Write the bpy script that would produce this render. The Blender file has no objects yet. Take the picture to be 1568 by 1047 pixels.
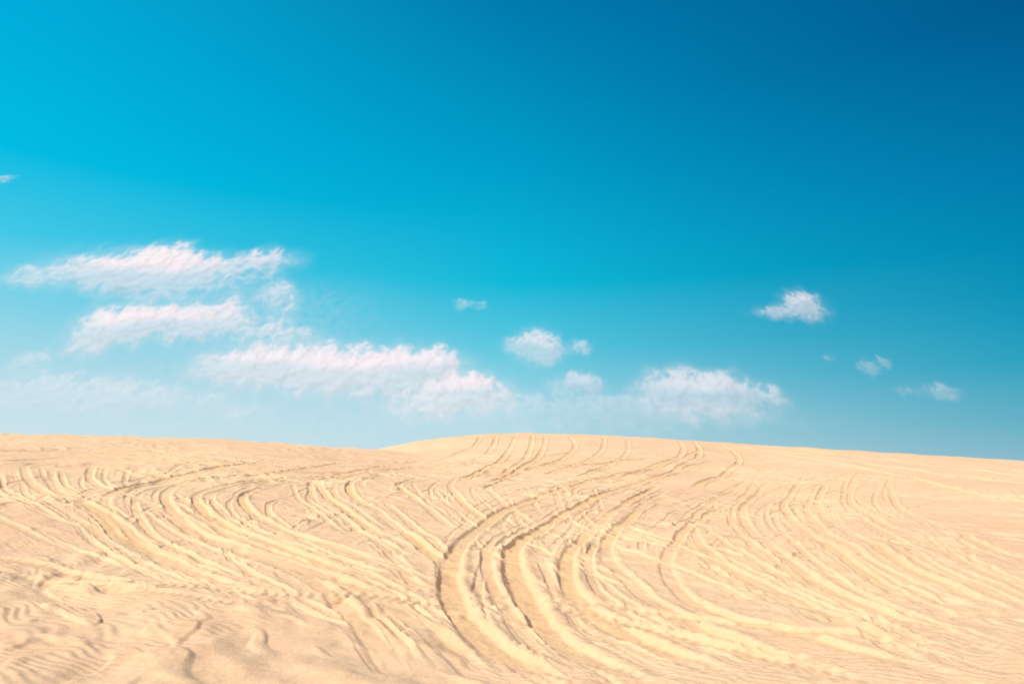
import bpy, math, numpy as np
from mathutils import Vector
S=bpy.context.scene
EYE=1.6
F=24/36*1568.0
PITCH=math.radians(10.22)
SUN_EL=math.radians(43); SUN_AZ=math.radians(-112)   # bearing clockwise from +Y

# ------------------------------------------------------------ noise
rng=np.random.default_rng(7)
_p=rng.permutation(4096)
_g=rng.uniform(0,2*np.pi,4096)
_gx=np.cos(_g).astype(np.float32);_gy=np.sin(_g).astype(np.float32)
def perlin(x,y,seed=0):
    xi=np.floor(x).astype(np.int64);yi=np.floor(y).astype(np.int64)
    xf=(x-xi).astype(np.float32);yf=(y-yi).astype(np.float32)
    u=xf*xf*xf*(xf*(xf*6-15)+10);v=yf*yf*yf*(yf*(yf*6-15)+10)
    def h(a,b):
        i=_p[(_p[(a+seed*131)&4095]+b)&4095]
        return i
    def gr(dx,dy):
        i=h(xi+dx,yi+dy)
        return _gx[i]*(xf-dx)+_gy[i]*(yf-dy)
    a=gr(0,0);b=gr(1,0);c=gr(0,1);d=gr(1,1)
    return ((a+(b-a)*u)*(1-v)+(c+(d-c)*u)*v)*1.5
def fbm(x,y,o=4,seed=0,gain=.5):
    s=0;a=1
    for k in range(o):
        s=s+a*perlin(x*2**k+13.7*k,y*2**k-7.3*k,seed+k);a*=gain
    return s
def sst(a,b,x):
    t=np.clip((x-a)/(b-a),0,1);return t*t*(3-2*t)

# ------------------------------------------------------------ base dune relief (metres)
A1=np.radians([-180,-60,-36.6,-22.4,-15,-11.2,-5,5,20,60,180])
E1=np.array([.0,.036,.0345,.0312,.0238,.0212,.012,.002,-.005,-.010,.0])
A2=np.radians([-180,-40,-20,-11.2,-7.8,-5,-2.4,.9,6.3,11.6,21.5,30.2,36.5,60,180])
E2=np.array([-.01,-.01,.004,.0205,.0322,.038,.0414,.0423,.0406,.0354,.0231,.0126,.0045,-.01,-.01])
def profile(r,az,A,E,Rc,pw):
    H=EYE+Rc*np.interp(az,A,E)
    t=r/Rc
    tt=np.clip(t,0,1)
    s=(tt*tt*(3-2*tt))**pw
    z=H*s
    return np.where(t>1,H+(-1.5-H)*sst(0,1.3,t-1),z)
def base(x,y):
    r=np.hypot(x,y);az=np.arctan2(x,y)
    a=profile(r,az,A1,E1,62.,1.0);b=profile(r,az,A2,E2,88.,1.12)
    k=.25
    h=np.clip(.5+.5*(a-b)/k,0,1)
    z=b*(1-h)+a*h+k*h*(1-h)
    return z

def sight(px,py):
    u=(px-784)/F;v=(523.5-py)/F
    cp,sp=math.cos(PITCH),math.sin(PITCH)
    d=np.array([u,cp-v*sp,sp+v*cp]);return d
def ground_pt(px,py):
    d=sight(px,py);d=d/np.hypot(d[0],d[1])
    r=np.linspace(2,110,6000)
    zz=base(d[0]*r,d[1]*r);ray=EYE+d[2]*r
    k=np.argmax(zz>=ray)
    if zz[k]<ray[k]: k=3600
    return (d[0]*r[k],d[1]*r[k])

# ------------------------------------------------------------ terrain grid
af=np.radians(np.arange(-43,43.001,.060))
ac=np.radians(np.concatenate([np.arange(-180,-43,1.0)]))
ac2=np.radians(np.arange(44,180,1.0))
az=np.concatenate([ac,af,ac2]);NA=len(az)
rs=[.3]
while rs[-1]<6000:
    r=rs[-1]
    if r<4.5: d=.12
    elif r<100: d=max(.013,r*.0026)
    else: d=r*.06
    rs.append(r+d)
rs=np.array(rs);NR=len(rs)
R,AZ=np.meshgrid(rs,az,indexing='ij')
X=R*np.sin(AZ);Y=R*np.cos(AZ)
Z=base(X,Y)
step=np.maximum(R*.0026,.013)
def fade(w): return np.clip(w/step/3-.5,0,1)*np.clip((140-R)/40,0,1)
wx=X+.8*fbm(X/4,Y/4,2,50);wy=Y+.8*fbm(X/4,Y/4,2,60)
Z+= .13*fbm(X/9,Y/9,3,3)*sst(3,9,R)*(.5+.5*sst(70,40,R))
def lump(x,y,ang,lx,ly,seed):
    c,s=math.cos(ang),math.sin(ang)
    return perlin((x*c+y*s)/lx,(-x*s+y*c)/ly,seed)
n1=lump(wx,wy,math.radians(-50),2.0,.8,11)
n2=lump(wx,wy,math.radians(-38),.9,.42,12)
n3=lump(wx,wy,math.radians(-58),.5,.26,13)
act=.35+.65*sst(-.2,.5,fbm(X/5,Y/5,2,77))
Z+=.052*n1*act*fade(.8)
Z+=.032*n2*act*fade(.42)
Z+=.011*n3*act*fade(.26)
dr=lump(wx+.15*perlin(X/.5,Y/.5,15),wy,math.radians(-48),1.0,.42,14)
Z+=.030*sst(.15,.38,dr)*act*fade(.4)
mask=np.zeros_like(Z)
H=np.zeros_like(Z)

def catmull(P,n=10):
    P=np.array(P,float);P=np.vstack([2*P[0]-P[1],P,2*P[-1]-P[-2]])
    out=[]
    for i in range(1,len(P)-2):
        t=np.linspace(0,1,n,endpoint=False)[:,None]
        a,b,c,d=P[i-1],P[i],P[i+1],P[i+2]
        out.append(.5*((2*b)+(-a+c)*t+(2*a-5*b+4*c-d)*t*t+(-a+3*b-3*c+d)*t**3))
    out.append(P[-2][None]);return np.vstack(out)

def carve(P,w=.15,depth=.07,berm=.05,tread=0.,lo=.35,fresh=0):
    """cut one wheel rut along world polyline P"""
    global H,mask
    PAD=w*3+.12
    L=0
    ra=np.hypot(P[:,0],P[:,1]);aa=np.arctan2(P[:,0],P[:,1])
    i0=max(np.searchsorted(rs,ra.min()-PAD)-1,0);i1=min(np.searchsorted(rs,ra.max()+PAD)+1,NR)
    pada=PAD/max(ra.min(),1)
    j0=max(np.searchsorted(az,aa.min()-pada)-1,0);j1=min(np.searchsorted(az,aa.max()+pada)+1,NA)
    if i1-i0<2 or j1-j0<2:return
    D=np.full((i1-i0,j1-j0),9.,np.float32);T=np.zeros_like(D);SG=np.ones_like(D)
    for k in range(len(P)-1):
        a=P[k];b=P[k+1];l=np.hypot(*(b-a))
        if l<1e-4: continue
        r0,r1=min(ra[k],ra[k+1])-PAD-l*l/8/max(ra[k],1),max(ra[k],ra[k+1])+PAD
        pa=PAD/max(min(ra[k],ra[k+1]),1)
        q0,q1=min(aa[k],aa[k+1])-pa,max(aa[k],aa[k+1])+pa
        a0=max(np.searchsorted(rs,r0)-1,i0)-i0;a1=min(np.searchsorted(rs,r1)+1,i1)-i0
        b0=max(np.searchsorted(az,q0)-1,j0)-j0;b1=min(np.searchsorted(az,q1)+1,j1)-j0
        if a1<=a0 or b1<=b0: L+=l;continue
        xs=X[i0+a0:i0+a1,j0+b0:j0+b1];ys=Y[i0+a0:i0+a1,j0+b0:j0+b1]
        d=(b-a)/l
        t=np.clip((xs-a[0])*d[0]+(ys-a[1])*d[1],0,l)
        dx=xs-a[0]-t*d[0];dy=ys-a[1]-t*d[1]
        dist=np.hypot(dx,dy);sg=np.sign(d[0]*dy-d[1]*dx)
        sub=D[a0:a1,b0:b1];m=dist<sub
        sub[m]=dist[m];T[a0:a1,b0:b1][m]=(t+L)[m];SG[a0:a1,b0:b1][m]=sg[m]
        L+=l
    I_,J_=np.nonzero(D<PAD)
    if len(I_)==0:return
    D=D[I_,J_];T=T[I_,J_];SG=SG[I_,J_];I_=I_+i0;J_=J_+j0
    xs=X[I_,J_];ys=Y[I_,J_];st_=step[I_,J_]
    D=np.abs(D*(1+.15*perlin(xs/1.1,ys/1.1,90))+.010*perlin(xs/.25,ys/.25,91))
    endf=sst(0,1.5,T)*sst(0,1.5,L-T)
    vary=(lo+(1.2-lo)*sst(-.5,.4,perlin(T/3.5+L,T*0+.5,92)))*endf
    inn=1-sst(w*.6,w*1.15,D)
    bm=np.exp(-((D-w*1.4)/(w*.42))**2)*(.75+.4*SG)*(.85+.35*perlin(xs/.7,ys/.7,93))
    dz=-depth*inn*vary+berm*bm*vary
    if tread>0:
        dz+=tread*inn*np.sin(T*2*np.pi/.14+6*D)*np.clip(.14/st_/3-.5,0,1)
        crumb=np.maximum(perlin(xs/.09,ys/.09,94),0)*sst(-.1,.5,perlin(xs/1.3,ys/1.3,95))
        dz+=.045*crumb*bm*vary*np.clip(.11/st_/2.5-.5,0,1)
    if fresh:
        wipe=np.clip(inn+bm*.6,0,1)*endf*.8
        H[I_,J_]=H[I_,J_]*(1-wipe)+dz
    else: H[I_,J_]+=dz
    mask[I_,J_]=np.maximum(mask[I_,J_],(inn*.8+bm*.5)*vary*min(1,depth/.05))

main=[ # (points, width, depth, berm, tread)
 ([(140,715),(140,735),(200,760),(260,790),(340,830),(460,880),(560,960),(620,1047)],.12,.03,.015,0),
 ([(1360,740),(1380,780),(1460,820),(1600,870)],.10,.035,.012,0),
 ([(1310,735),(1300,760),(1340,800),(1440,850),(1600,910)],.10,.035,.012,0),
 ([(1270,735),(1250,765),(1280,805),(1370,860),(1480,905),(1600,950)],.10,.035,.012,0),
 ([(1230,735),(1200,765),(1220,805),(1300,860),(1420,920),(1590,985)],.10,.04,.012,0),
 ([(1180,735),(1140,770),(1150,810),(1210,860),(1330,920),(1568,1000)],.10,.035,.012,0),
 ([(1150,735),(1090,765),(1060,800),(1090,850),(1180,900),(1350,960),(1568,1030)],.10,.035,.012,0),
 ([(900,735),(850,745),(853,765),(880,800),(1000,830),(1150,880),(1300,950),(1450,1047)],.10,.03,.012,0),
 ([(1130,760),(1060,800),(1025,845),(1025,880),(1080,920),(1200,960),(1400,1020),(1500,1047)],.11,.045,.015,0),
 ([(830,725),(770,735),(745,750),(770,772),(820,800)],.11,.05,.015,0),
 ([(760,722),(700,732),(690,750),(720,780),(760,800)],.11,.05,.015,0),
 ([(700,722),(640,730),(610,745),(640,770),(700,810)],.11,.05,.015,0),
 ([(590,720),(500,730),(490,745),(510,770),(570,810),(640,850)],.11,.05,.015,0),
 ([(640,725),(560,730),(535,745),(545,765),(600,800),(660,850),(690,880)],.11,.055,.015,0),
 ([(640,715),(520,730),(430,742),(378,755),(375,775),(430,810),(540,850),(640,880)],.11,.055,.015,0),
 ([(600,715),(470,728),(360,740),(305,755),(310,780),(380,820),(480,860),(600,900)],.11,.05,.015,0),
 ([(560,705),(420,722),(300,735),(258,750),(258,775),(300,810),(400,850),(520,890),(620,940),(700,1000),(760,1060)],.13,.055,.02,0),
 ([(430,705),(300,722),(200,742),(165,760),(165,785),(200,820),(270,860),(380,910)],.12,.05,.018,0),
 ([(35,715),(45,735),(90,758),(145,785),(185,820),(250,850),(330,880)],.12,.05,.018,.005),
 ([(75,725),(85,745),(130,770),(185,800),(235,835)],.12,.05,.018,0),
 ([(1060,748),(1000,768),(940,810),(930,850),(970,890),(1060,945),(1200,1000),(1330,1047)],.12,.05,.018,.005),
 ([(1010,740),(935,785),(880,835),(868,880),(895,920),(960,960),(1070,1010),(1160,1047)],.12,.05,.018,.005),
 ([(-60,870),(60,882),(200,905),(350,925),(480,915),(600,903),(760,905),(900,915),(1050,935),(1250,965),(1450,985),(1600,990)],.10,.03,.015,.006),
 ([(-60,845),(60,862),(170,888),(262,902),(350,905),(450,912),(560,912),(650,922),(760,920),(860,925),(960,945),(1080,975),(1200,1010),(1300,1040),(1380,1070)],.12,.035,.024,.01),
 ([(1090,705),(1010,728),(960,745),(880,778),(800,825),(785,860),(805,905),(850,965),(920,1010),(985,1047),(1050,1080)],.15,.062,.02,.006),
 ([(1075,690),(1000,712),(905,735),(850,757),(770,782),(715,825),(690,870),(697,920),(740,970),(800,1010),(870,1047),(930,1080)],.15,.062,.02,.006),
]
hill=[
 ([(735,667),(728,680),(690,695),(600,708)],.16,.10,.05,0),
 ([(760,667),(755,680),(735,700),(680,718)],.16,.06,.04,0),
 ([(790,667),(782,682),(770,700),(740,720),(700,735)],.16,.08,.04,0),
 ([(815,667),(812,685),(800,705),(770,725)],.16,.08,.04,0),
 ([(835,668),(830,690),(800,715),(740,740)],.16,.06,.04,0),
 ([(870,668),(880,685),(850,705),(800,720),(720,730)],.16,.06,.04,0),
 ([(925,670),(920,690),(880,710),(830,725)],.16,.06,.04,0),
 ([(960,672),(960,692),(930,710),(880,730)],.16,.05,.04,0),
 ([(1040,676),(1045,692),(1010,712),(950,730)],.18,.09,.05,0),
 ([(1062,676),(1070,695),(1030,720),(990,740)],.18,.09,.05,0),
 ([(1100,679),(1130,700),(1110,725),(1060,745)],.16,.08,.04,0),
 ([(1000,674),(1150,690),(1300,712),(1420,740),(1600,775)],.18,.09,.06,0),
 ([(1060,676),(1200,692),(1350,712),(1600,745)],.18,.09,.06,0),
 ([(1160,682),(1300,697),(1450,715),(1600,730)],.18,.09,.06,0),
 ([(0,675),(120,682),(260,690),(400,700),(560,712),(700,716),(860,712),(1000,700)],.16,.08,.05,0),
 ([(-20,690),(130,690),(300,700),(470,715),(620,716),(760,706),(900,690)],.16,.08,.05,0),
 ([(-20,712),(100,705),(260,710),(380,718),(500,722),(640,720)],.16,.08,.05,0),
]
r2=np.random.default_rng(21)
fam=[m_[0] for m_ in main if len(m_[0])>=5 and m_[0][0][0]>-50]
for k in range(100):
    f=fam[r2.integers(len(fam))]
    ox=r2.uniform(-60,60);oy=r2.uniform(-6,14);s=r2.uniform(.88,1.1)
    cx=sum(p[0] for p in f)/len(f);cy=f[0][1]
    pts=[(cx+(x-cx)*s+ox,max(690,cy+(y-cy)*s+oy)) for x,y in f]
    if r2.random()<.25: pts=pts[:max(4,int(len(pts)*.6))]
    P=catmull([ground_pt(*p) for p in pts],7)
    dd=r2.uniform(.015,.034)
    carve(P,r2.uniform(.05,.09),dd,dd*.4,0,.2)
for k in range(36):
    x0=r2.uniform(-60,1600);y0=r2.uniform(700,860)
    s=r2.uniform(.5,1.2)
    c=r2.uniform(-1,1)*20
    pts=[(x0+120*s,y0-12),(x0,y0),(x0-45*s,y0+22*s),(x0-20*s,y0+52*s),(x0+70*s,y0+95*s+c*.5),(x0+190*s,y0+140*s+c)]
    P=catmull([ground_pt(*p) for p in pts],6)
    dd=r2.uniform(.012,.03)
    carve(P,r2.uniform(.05,.09),dd,dd*.4,0,.1)
for k in range(18):
    x0=r2.uniform(400,1400);y0=r2.uniform(700,740);s=r2.uniform(.5,1.3)
    pts=[(x0+60*s,y0),(x0-20*s,y0+22*s),(x0-120*s,y0+50*s),(x0-210*s,y0+90*s)]
    P=catmull([ground_pt(*p) for p in pts],6)
    dd=r2.uniform(.012,.028)
    carve(P,r2.uniform(.06,.10),dd,dd*.5,0,.2)
for k in range(34):
    x0=r2.uniform(-50,1300);y0=r2.uniform(672,715)
    pts=[(x0,max(y0,692)),(x0+150,max(y0,692)+r2.uniform(2,12)),(x0+330,max(y0,692)+r2.uniform(4,30))]
    P=catmull([ground_pt(*p) for p in pts],6)
    carve(P,.13,.04,.03,0,.1)
H=.034*np.tanh(H/.034)
for pts,w,dp,bm,tr in hill:
    carve(catmull([ground_pt(*p) for p in pts],9),w,dp,bm,tr,.45)
for k,(pts,w,dp,bm,tr) in enumerate(main):
    carve(catmull([ground_pt(*p) for p in pts],9),w,dp,bm,tr,.85 if k>23 else .5,1)
H=.066*np.tanh(H/.066)
Z+=H
for k in range(260):
    rr=7+40*r2.random()**1.3;a=math.radians(r2.uniform(-42,42))
    x=rr*math.sin(a);y=rr*math.cos(a);s=r2.uniform(.06,.17)
    an=r2.uniform(0,3.14);ca_,sa_=math.cos(an),math.sin(an)
    i0,i1=np.searchsorted(rs,[rr-1.2,rr+1.2]);j0,j1=np.searchsorted(az,[a-1.2/rr,a+1.2/rr])
    xs=X[i0:i1,j0:j1]-x;ys=Y[i0:i1,j0:j1]-y
    xs=xs+.08*perlin((xs+x)/.3,(ys+y)/.3,97)
    d2=((xs*ca_+ys*sa_)**2+((ys*ca_-xs*sa_)*.55)**2)/s**2
    dd=.035*r2.uniform(.2,1)
    Z[i0:i1,j0:j1]+=-dd*np.exp(-d2)+dd*.5*np.exp(-((np.sqrt(d2)-1.5)/.6)**2)*(ys>0)
rip=np.sin(2*np.pi*(X*.45+Y*.89+.25*perlin(X/1.3,Y/1.3,31)+.1*perlin(X/.4,Y/.4,32))/.10)
Z+=.0040*rip*sst(-.3,.25,perlin(X/3,Y/3,33)+.15)*np.clip(.10/step/3-.4,0,1)*(1-np.clip(mask*1.2,0,1))
Z+=.005*fbm(X/.16,Y/.16,2,40)*fade(.16)
Z+=.011*fbm(X/.40,Y/.40,2,42)*fade(.4)
Z+=.012*np.maximum(perlin(X/.12,Y/.12,44)-.1,0)*np.clip(mask,0,1)*fade(.12)
Z+=.08*perlin(X/3.,Y/3.,41)*sst(35,60,R)*np.clip((140-R)/40,0,1)

N=NR*NA
co=np.empty((N+1,3),np.float32)
co[:N,0]=X.ravel();co[:N,1]=Y.ravel();co[:N,2]=Z.ravel();co[N]=(0,0,float(Z[0].mean()))
I,J=np.meshgrid(np.arange(NR-1),np.arange(NA),indexing='ij')
J2=(J+1)%NA
q=np.stack([I*NA+J,I*NA+J2,(I+1)*NA+J2,(I+1)*NA+J],-1).reshape(-1,4)[:,::-1]
tri=np.stack([np.full(NA,N),np.arange(NA),(np.arange(NA)+1)%NA],-1)[:,::-1]
me=bpy.data.meshes.new("sand_dunes")
me.vertices.add(N+1);me.vertices.foreach_set("co",co.ravel())
loops=np.concatenate([q.ravel(),tri.ravel()]).astype(np.int32)
me.loops.add(len(loops));me.loops.foreach_set("vertex_index",loops)
nq=len(q);nt=len(tri)
st=np.concatenate([np.arange(nq)*4,nq*4+np.arange(nt)*3]).astype(np.int32)
me.polygons.add(nq+nt);me.polygons.foreach_set("loop_start",st)
me.update(calc_edges=True)
me.polygons.foreach_set("use_smooth",np.ones(nq+nt,bool))
at=me.attributes.new("track",'FLOAT','POINT');at.data.foreach_set("value",np.append(mask.ravel(),0).astype(np.float32))
me.update()
ground=bpy.data.objects.new("sand_dunes",me);S.collection.objects.link(ground)

# ------------------------------------------------------------ sand material
m=bpy.data.materials.new("sand");m.use_nodes=True;nt_=m.node_tree;n=nt_.nodes;l=nt_.links
b=n["Principled BSDF"];b.inputs["Roughness"].default_value=.95;b.inputs["Specular IOR Level"].default_value=.1
tc=n.new("ShaderNodeTexCoord")
def noise(sc,det=4,rough=.6):
    t=n.new("ShaderNodeTexNoise");t.inputs["Scale"].default_value=sc;t.inputs["Detail"].default_value=det;t.inputs["Roughness"].default_value=rough
    l.new(tc.outputs["Object"],t.inputs["Vector"]);return t
def mix(a,b_,fac):
    x=n.new("ShaderNodeMix");x.data_type='RGBA'
    for i,s in ((6,a),(7,b_)):
        if isinstance(s,tuple): x.inputs[i].default_value=(*s,1)
        else: l.new(s,x.inputs[i])
    if isinstance(fac,float): x.inputs[0].default_value=fac
    else: l.new(fac,x.inputs[0])
    return x.outputs[2]
def ramp(s,a,b_):
    x=n.new("ShaderNodeMapRange");x.interpolation_type='SMOOTHSTEP';x.inputs[1].default_value=a;x.inputs[2].default_value=b_
    l.new(s,x.inputs[0]);return x.outputs[0]
atn=n.new("ShaderNodeAttribute");atn.attribute_name="track"
big=noise(.12,4);mid=noise(1.1,5);fine=noise(160,2);gr=noise(28,6,.75)
c=mix((.70,.46,.30),(.735,.51,.325),ramp(big.outputs[0],.35,.65))
c=mix(c,(.67,.43,.26),ramp(mid.outputs[0],.5,.8))
c=mix(c,(.70,.445,.24),ramp(atn.outputs["Fac"],.1,1.3))
c=mix(c,(.58,.365,.22),ramp(gr.outputs[0],.47,.73))
c=mix(c,(.40,.24,.13),ramp(fine.outputs[0],.56,.84))
l.new(c,b.inputs["Base Color"])
bu=n.new("ShaderNodeBump");bu.inputs["Strength"].default_value=.7;bu.inputs["Distance"].default_value=.016
f2=noise(38,6,.75);l.new(f2.outputs[0],bu.inputs["Height"]);l.new(bu.outputs[0],b.inputs["Normal"])
me.materials.append(m)

# ------------------------------------------------------------ sun + sky
sd=Vector((math.sin(SUN_AZ)*math.cos(SUN_EL),math.cos(SUN_AZ)*math.cos(SUN_EL),math.sin(SUN_EL)))
su=bpy.data.lights.new("sun","SUN");su.energy=4.9;su.angle=math.radians(.6);su.color=(1,.93,.82)
so=bpy.data.objects.new("sun",su);S.collection.objects.link(so);so.rotation_euler=sd.to_track_quat('Z','Y').to_euler();so.location=(0,0,50)
w=bpy.data.worlds.new("World");S.world=w;w.use_nodes=True;n=w.node_tree.nodes;l=w.node_tree.links
bg=n["Background"];bg.inputs[1].default_value=.1
sky=n.new("ShaderNodeTexSky");sky.sky_type='NISHITA';sky.sun_disc=False;sky.sun_elevation=SUN_EL;sky.sun_rotation=SUN_AZ
tc=n.new("ShaderNodeTexCoord");sx=n.new("ShaderNodeSeparateXYZ");l.new(tc.outputs["Generated"],sx.inputs[0])
def M(op,*a):
    x=n.new("ShaderNodeMath");x.operation=op
    for i,s in enumerate(a):
        if isinstance(s,(int,float)): x.inputs[i].default_value=s
        else: l.new(s,x.inputs[i])
    return x.outputs[0]
def lin(c): return tuple(((v/255)/12.92 if v/255<.04045 else ((v/255+.055)/1.055)**2.4) for v in c)
def cr(stops):
    r=n.new("ShaderNodeValToRGB");r.color_ramp.interpolation='LINEAR'
    e=r.color_ramp.elements
    e[0].position=stops[0][0];e[0].color=(*lin(stops[0][1]),1)
    e[1].position=1.0;e[1].color=(*lin(stops[-1][1]),1)
    for p,c in stops[1:]:
        x=e.new(p);x.color=(*lin(c),1)
    l.new(sx.outputs[2],r.inputs[0]);return r.outputs[0]
Lr=cr([(0,(216,230,236)),(.05,(204,227,235)),(.12,(175,219,232)),(.20,(124,210,232)),(.27,(68,201,231)),(.36,(0,189,228)),(.5,(0,173,219)),(.8,(20,135,180))])
Cr=cr([(0,(200,224,232)),(.05,(184,220,231)),(.10,(150,212,229)),(.17,(90,200,224)),(.26,(15,186,217)),(.413,(0,159,204)),(.6,(0,122,174)),(.8,(0,105,155))])
Rr=cr([(0,(140,185,203)),(.05,(95,172,195)),(.12,(30,157,189)),(.20,(0,142,182)),(.334,(0,120,170)),(.5,(0,88,143)),(.8,(0,82,135))])
hyp=M('SQRT',M('ADD',M('MULTIPLY',sx.outputs[0],sx.outputs[0]),M('MULTIPLY',sx.outputs[1],sx.outputs[1])))
s=M('DIVIDE',sx.outputs[0],M('MAXIMUM',hyp,.001))
def mr(v,a,b_,sm=False):
    x=n.new("ShaderNodeMapRange");x.inputs[1].default_value=a;x.inputs[2].default_value=b_
    if sm:x.interpolation_type='SMOOTHSTEP'
    l.new(v,x.inputs[0]);return x.outputs[0]
def wm(a,b_,f):
    x=n.new("ShaderNodeMix");x.data_type='RGBA'
    for i,q_ in ((6,a),(7,b_)):
        if isinstance(q_,tuple): x.inputs[i].default_value=(*q_,1)
        else: l.new(q_,x.inputs[i])
    l.new(f,x.inputs[0]);return x.outputs[2]
g=wm(wm(Lr,Cr,mr(s,-.64,0)),Rr,mr(s,0,.64))
g=wm(g,(.95,.88,.80),M('MULTIPLY',mr(sx.outputs[1],.25,-.5,True),1.0))  # warm white glow added to the unseen sky behind camera, warms sand shadows
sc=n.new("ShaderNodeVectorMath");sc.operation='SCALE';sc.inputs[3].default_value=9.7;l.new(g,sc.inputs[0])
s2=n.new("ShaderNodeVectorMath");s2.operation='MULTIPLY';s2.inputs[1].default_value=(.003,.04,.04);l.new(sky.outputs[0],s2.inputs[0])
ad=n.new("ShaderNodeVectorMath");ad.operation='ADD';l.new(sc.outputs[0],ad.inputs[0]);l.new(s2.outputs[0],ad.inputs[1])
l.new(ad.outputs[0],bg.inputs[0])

# ------------------------------------------------------------ clouds
cm=bpy.data.materials.new("cloud_vapour");cm.use_nodes=True;n=cm.node_tree.nodes;l=cm.node_tree.links
n.clear();o=n.new("ShaderNodeOutputMaterial");tr=n.new("ShaderNodeBsdfTransparent");df=n.new("ShaderNodeBsdfDiffuse");df.inputs[0].default_value=(.47,.455,.525,1)
gm=n.new("ShaderNodeAttribute");gm.attribute_name="puff_normal";a1=n.new("ShaderNodeVectorMath");a1.operation='SCALE';a1.inputs[3].default_value=.65;l.new(gm.outputs["Vector"],a1.inputs[0])
a2=n.new("ShaderNodeVectorMath");a2.operation='ADD';a2.inputs[1].default_value=sd*.6;l.new(a1.outputs[0],a2.inputs[0])
a3=n.new("ShaderNodeVectorMath");a3.operation='NORMALIZE';l.new(a2.outputs[0],a3.inputs[0]);l.new(a3.outputs[0],df.inputs["Normal"])
ca=n.new("ShaderNodeAttribute");ca.attribute_name="vapour"
mx=n.new("ShaderNodeMixShader");l.new(ca.outputs["Fac"],mx.inputs[0]);l.new(tr.outputs[0],mx.inputs[1]);l.new(df.outputs[0],mx.inputs[2]);l.new(mx.outputs[0],o.inputs[0])
clouds=[   # blobs, opacity, seed, distance (m)
 ([(210,402,70,32,1),(232,388,45,30,1.1),(130,410,60,28,.85),(40,422,50,20,.55),(320,402,55,26,.55),(400,390,45,24,.85),(432,456,25,22,.6),(300,440,115,38,.48),(225,428,60,28,.6)],.90,1,2400),
 ([(190,492,65,30,1.1),(162,518,38,28,1.),(250,492,60,26,.95),(335,468,40,26,.6),(320,500,50,24,.7),(410,510,55,26,.6),(430,455,25,18,.5),(465,520,55,16,.35)],.90,2,3500),
 ([(360,558,62,26,1.1),(440,553,50,30,1),(520,562,60,28,1),(620,556,70,28,1.1),(560,582,125,28,.8),(678,560,28,22,.7)],.88,3,5200),
 ([(700,602,66,24,1.1),(722,594,38,20,1),(640,625,60,18,.5),(780,612,30,12,.4)],.85,4,7600),
 ([(828,530,28,26,1.1),(795,528,25,17,.8),(888,532,18,11,.65),(840,542,18,16,.7)],.66,5,4200),
 ([(880,590,40,17,1.0),(905,588,20,12,.7)],.55,6,6300),
 ([(1040,592,52,30,1),(1110,597,50,26,.95),(1070,614,95,24,.8),(1180,612,18,12,.6)],.62,7,6000),
 ([(1232,467,27,22,1.2),(1185,481,34,11,.7)],.74,8,3000),
 ([(710,466,14,9,.9),(738,468,12,6,.5)],.42,9,3600),
 ([(1330,562,16,11,.9),(1358,554,10,8,.9),(1272,544,9,6,.7)],.32,10,5000),
 ([(1445,600,22,11,1.1),(1390,598,22,9,.5)],.32,11,7400),
 ([(60,600,130,28,.8),(200,612,110,22,.8),(20,545,34,13,.7),(390,636,45,13,.6),(330,615,30,10,.5)],.42,12,9500),
 ([(940,612,40,10,.7),(900,630,160,22,.7),(800,612,30,9,.5),(680,635,150,20,.7),(1060,640,170,18,.6)],.30,13,11500),
 ([(5,274,16,7,1.1)],.40,14,2200),
 ([(60,370,150,50,.7),(470,600,300,70,.7),(400,460,200,60,.5)],.20,15,14000),
]
TILT=.9     # each cloud bank leans back, its sunlit top farther away than its base
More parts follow.
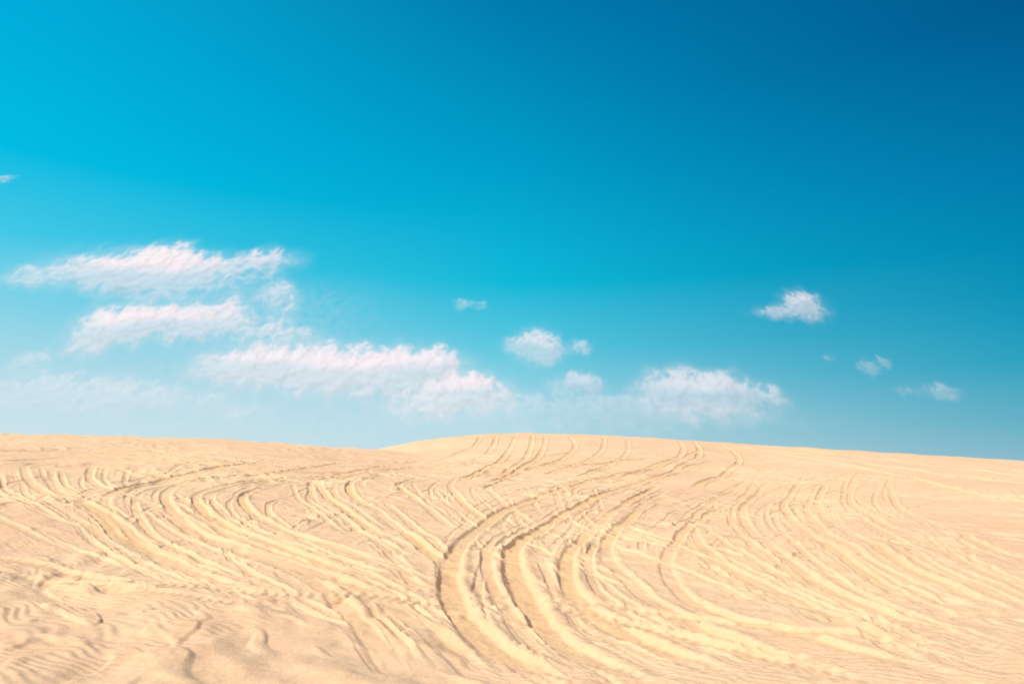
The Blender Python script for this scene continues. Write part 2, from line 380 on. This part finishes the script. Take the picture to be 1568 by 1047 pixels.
for bl,amax,sd_,DC in clouds:
    B=[];K=DC/3000.
    for (x,y,rx,ry,s_) in bl:
        d=sight(x,y);cx,cz=d[0]/d[1]*DC,d[2]/d[1]*DC+EYE
        B.append((cx/K,cz/K,rx/F*3000*1.04,ry/F*3000*1.22,s_))
    x0=min(q_[0]-2.1*q_[2] for q_ in B);x1=max(q_[0]+2.1*q_[2] for q_ in B)
    z0=min(q_[1]-2.3*q_[3] for q_ in B);z1=max(q_[1]+2.3*q_[3] for q_ in B)
    stp=3.6
    gx=np.arange(x0,x1,stp);gz=np.arange(z0,z1,stp)
    GX,GZ=np.meshgrid(gx,gz,indexing='ij')
    sm=1 if max(q_[2] for q_ in B)>110 else .55
    wx=GX+sm*34*fbm(GX/90/sm,GZ/90/sm,5,sd_*9+1,.52);wz=GZ+sm*36*fbm(GX/80/sm,GZ/85/sm,5,sd_*9+5,.52)
    wx1=GX+sm*34*perlin(GX/90/sm,GZ/90/sm,sd_*9+1);wz1=GZ+sm*36*perlin(GX/80/sm,GZ/85/sm,sd_*9+5)
    D=np.zeros_like(GX);D1=np.zeros_like(GX);Bt=np.zeros_like(GX)
    for cx,cz,rx,rz,s_ in B:
        D=D+s_*np.exp(-(((wx-cx)/rx)**2+((wz-cz)/rz)**2)*1.1)*(1-.45*np.clip(D,0,1))
        D1=D1+s_*np.exp(-(((wx1-cx)/rx)**2+((wz1-cz)/rz)**2)*1.1)*(1-.45*np.clip(D1,0,1))
        Bt=Bt+s_*np.exp(-(((GX-cx)/rx)**2+((GZ-cz-.7*rz)/rz)**2))
    bil=0;am=1;
    for k in range(5):
        bil=bil+am*(.35-np.abs(perlin(GX/(65*sm)*2**k,GZ/(60*sm)*2**k,sd_*9+2+k)));am*=.55
    bl2=perlin(GX/(60*sm),GZ/(48*sm),sd_*9+2)+.5*perlin(GX/(30*sm),GZ/(26*sm),sd_*9+3)
    dens=D+ .44*bil*sst(.05,.5,D)-.20
    top=sst(-.45,.55,(Bt-D)*1.0)
    al=amax*(.6*sst(0,.62,dens)+.4*sst(.2,1.0,dens))*(.48+.52*top)
    al+=.14*amax*sst(.02,.35,D1)
    ex=np.minimum(GX-x0,gx[-1]-GX)/60;ez=np.minimum(GZ-z0,gz[-1]-GZ)/35
    al*=sst(0,1,ex)*sst(0,1,ez)
    puff=(np.clip(D1,0,1.3)*50+15*bl2*sst(0,.5,D1))*sm
    gxx,gzz=np.gradient(puff,stp)
    nl_=np.sqrt(gxx**2+gzz**2+1)
    NV=np.stack([-gxx/nl_,-1/nl_,-gzz/nl_+.35],-1).reshape(-1,3)
    nx,nzv=GX.shape
    zc=.5*(z0+z1)
    V=np.stack([GX*K,DC+TILT*(GZ-zc)*K,GZ*K],-1).reshape(-1,3)
    off=np.array([V[:,0].mean(),DC,V[:,2].mean()]);V=V-off
    I,J=np.meshgrid(np.arange(nx-1),np.arange(nzv-1),indexing='ij')
    qf=np.stack([I*nzv+J,(I+1)*nzv+J,(I+1)*nzv+J+1,I*nzv+J+1],-1).reshape(-1,4)
    aq=al.ravel()
    keep=(aq[qf].max(1)>.001);qf=qf[keep]
    mc=bpy.data.meshes.new("cloud");mc.from_pydata(V.tolist(),[],qf.tolist())
    a_=mc.attributes.new("vapour",'FLOAT','POINT');a_.data.foreach_set("value",aq.astype(np.float32))
    a_=mc.attributes.new("puff_normal",'FLOAT_VECTOR','POINT');a_.data.foreach_set("vector",NV.astype(np.float32).ravel())
    mc.materials.append(cm);oc=bpy.data.objects.new("cloud",mc);oc.location=off;S.collection.objects.link(oc)

# ------------------------------------------------------------ camera
cd=bpy.data.cameras.new("camera");cd.lens=24;cd.sensor_width=36;cd.clip_end=30000
ob=bpy.data.objects.new("camera",cd);S.collection.objects.link(ob);ob.location=(0,0,EYE);ob.rotation_euler=(math.pi/2+PITCH,0,0);S.camera=ob
S.view_settings.view_transform='Standard';S.view_settings.look='None';S.view_settings.exposure=0
S.cycles.transparent_max_bounces=24
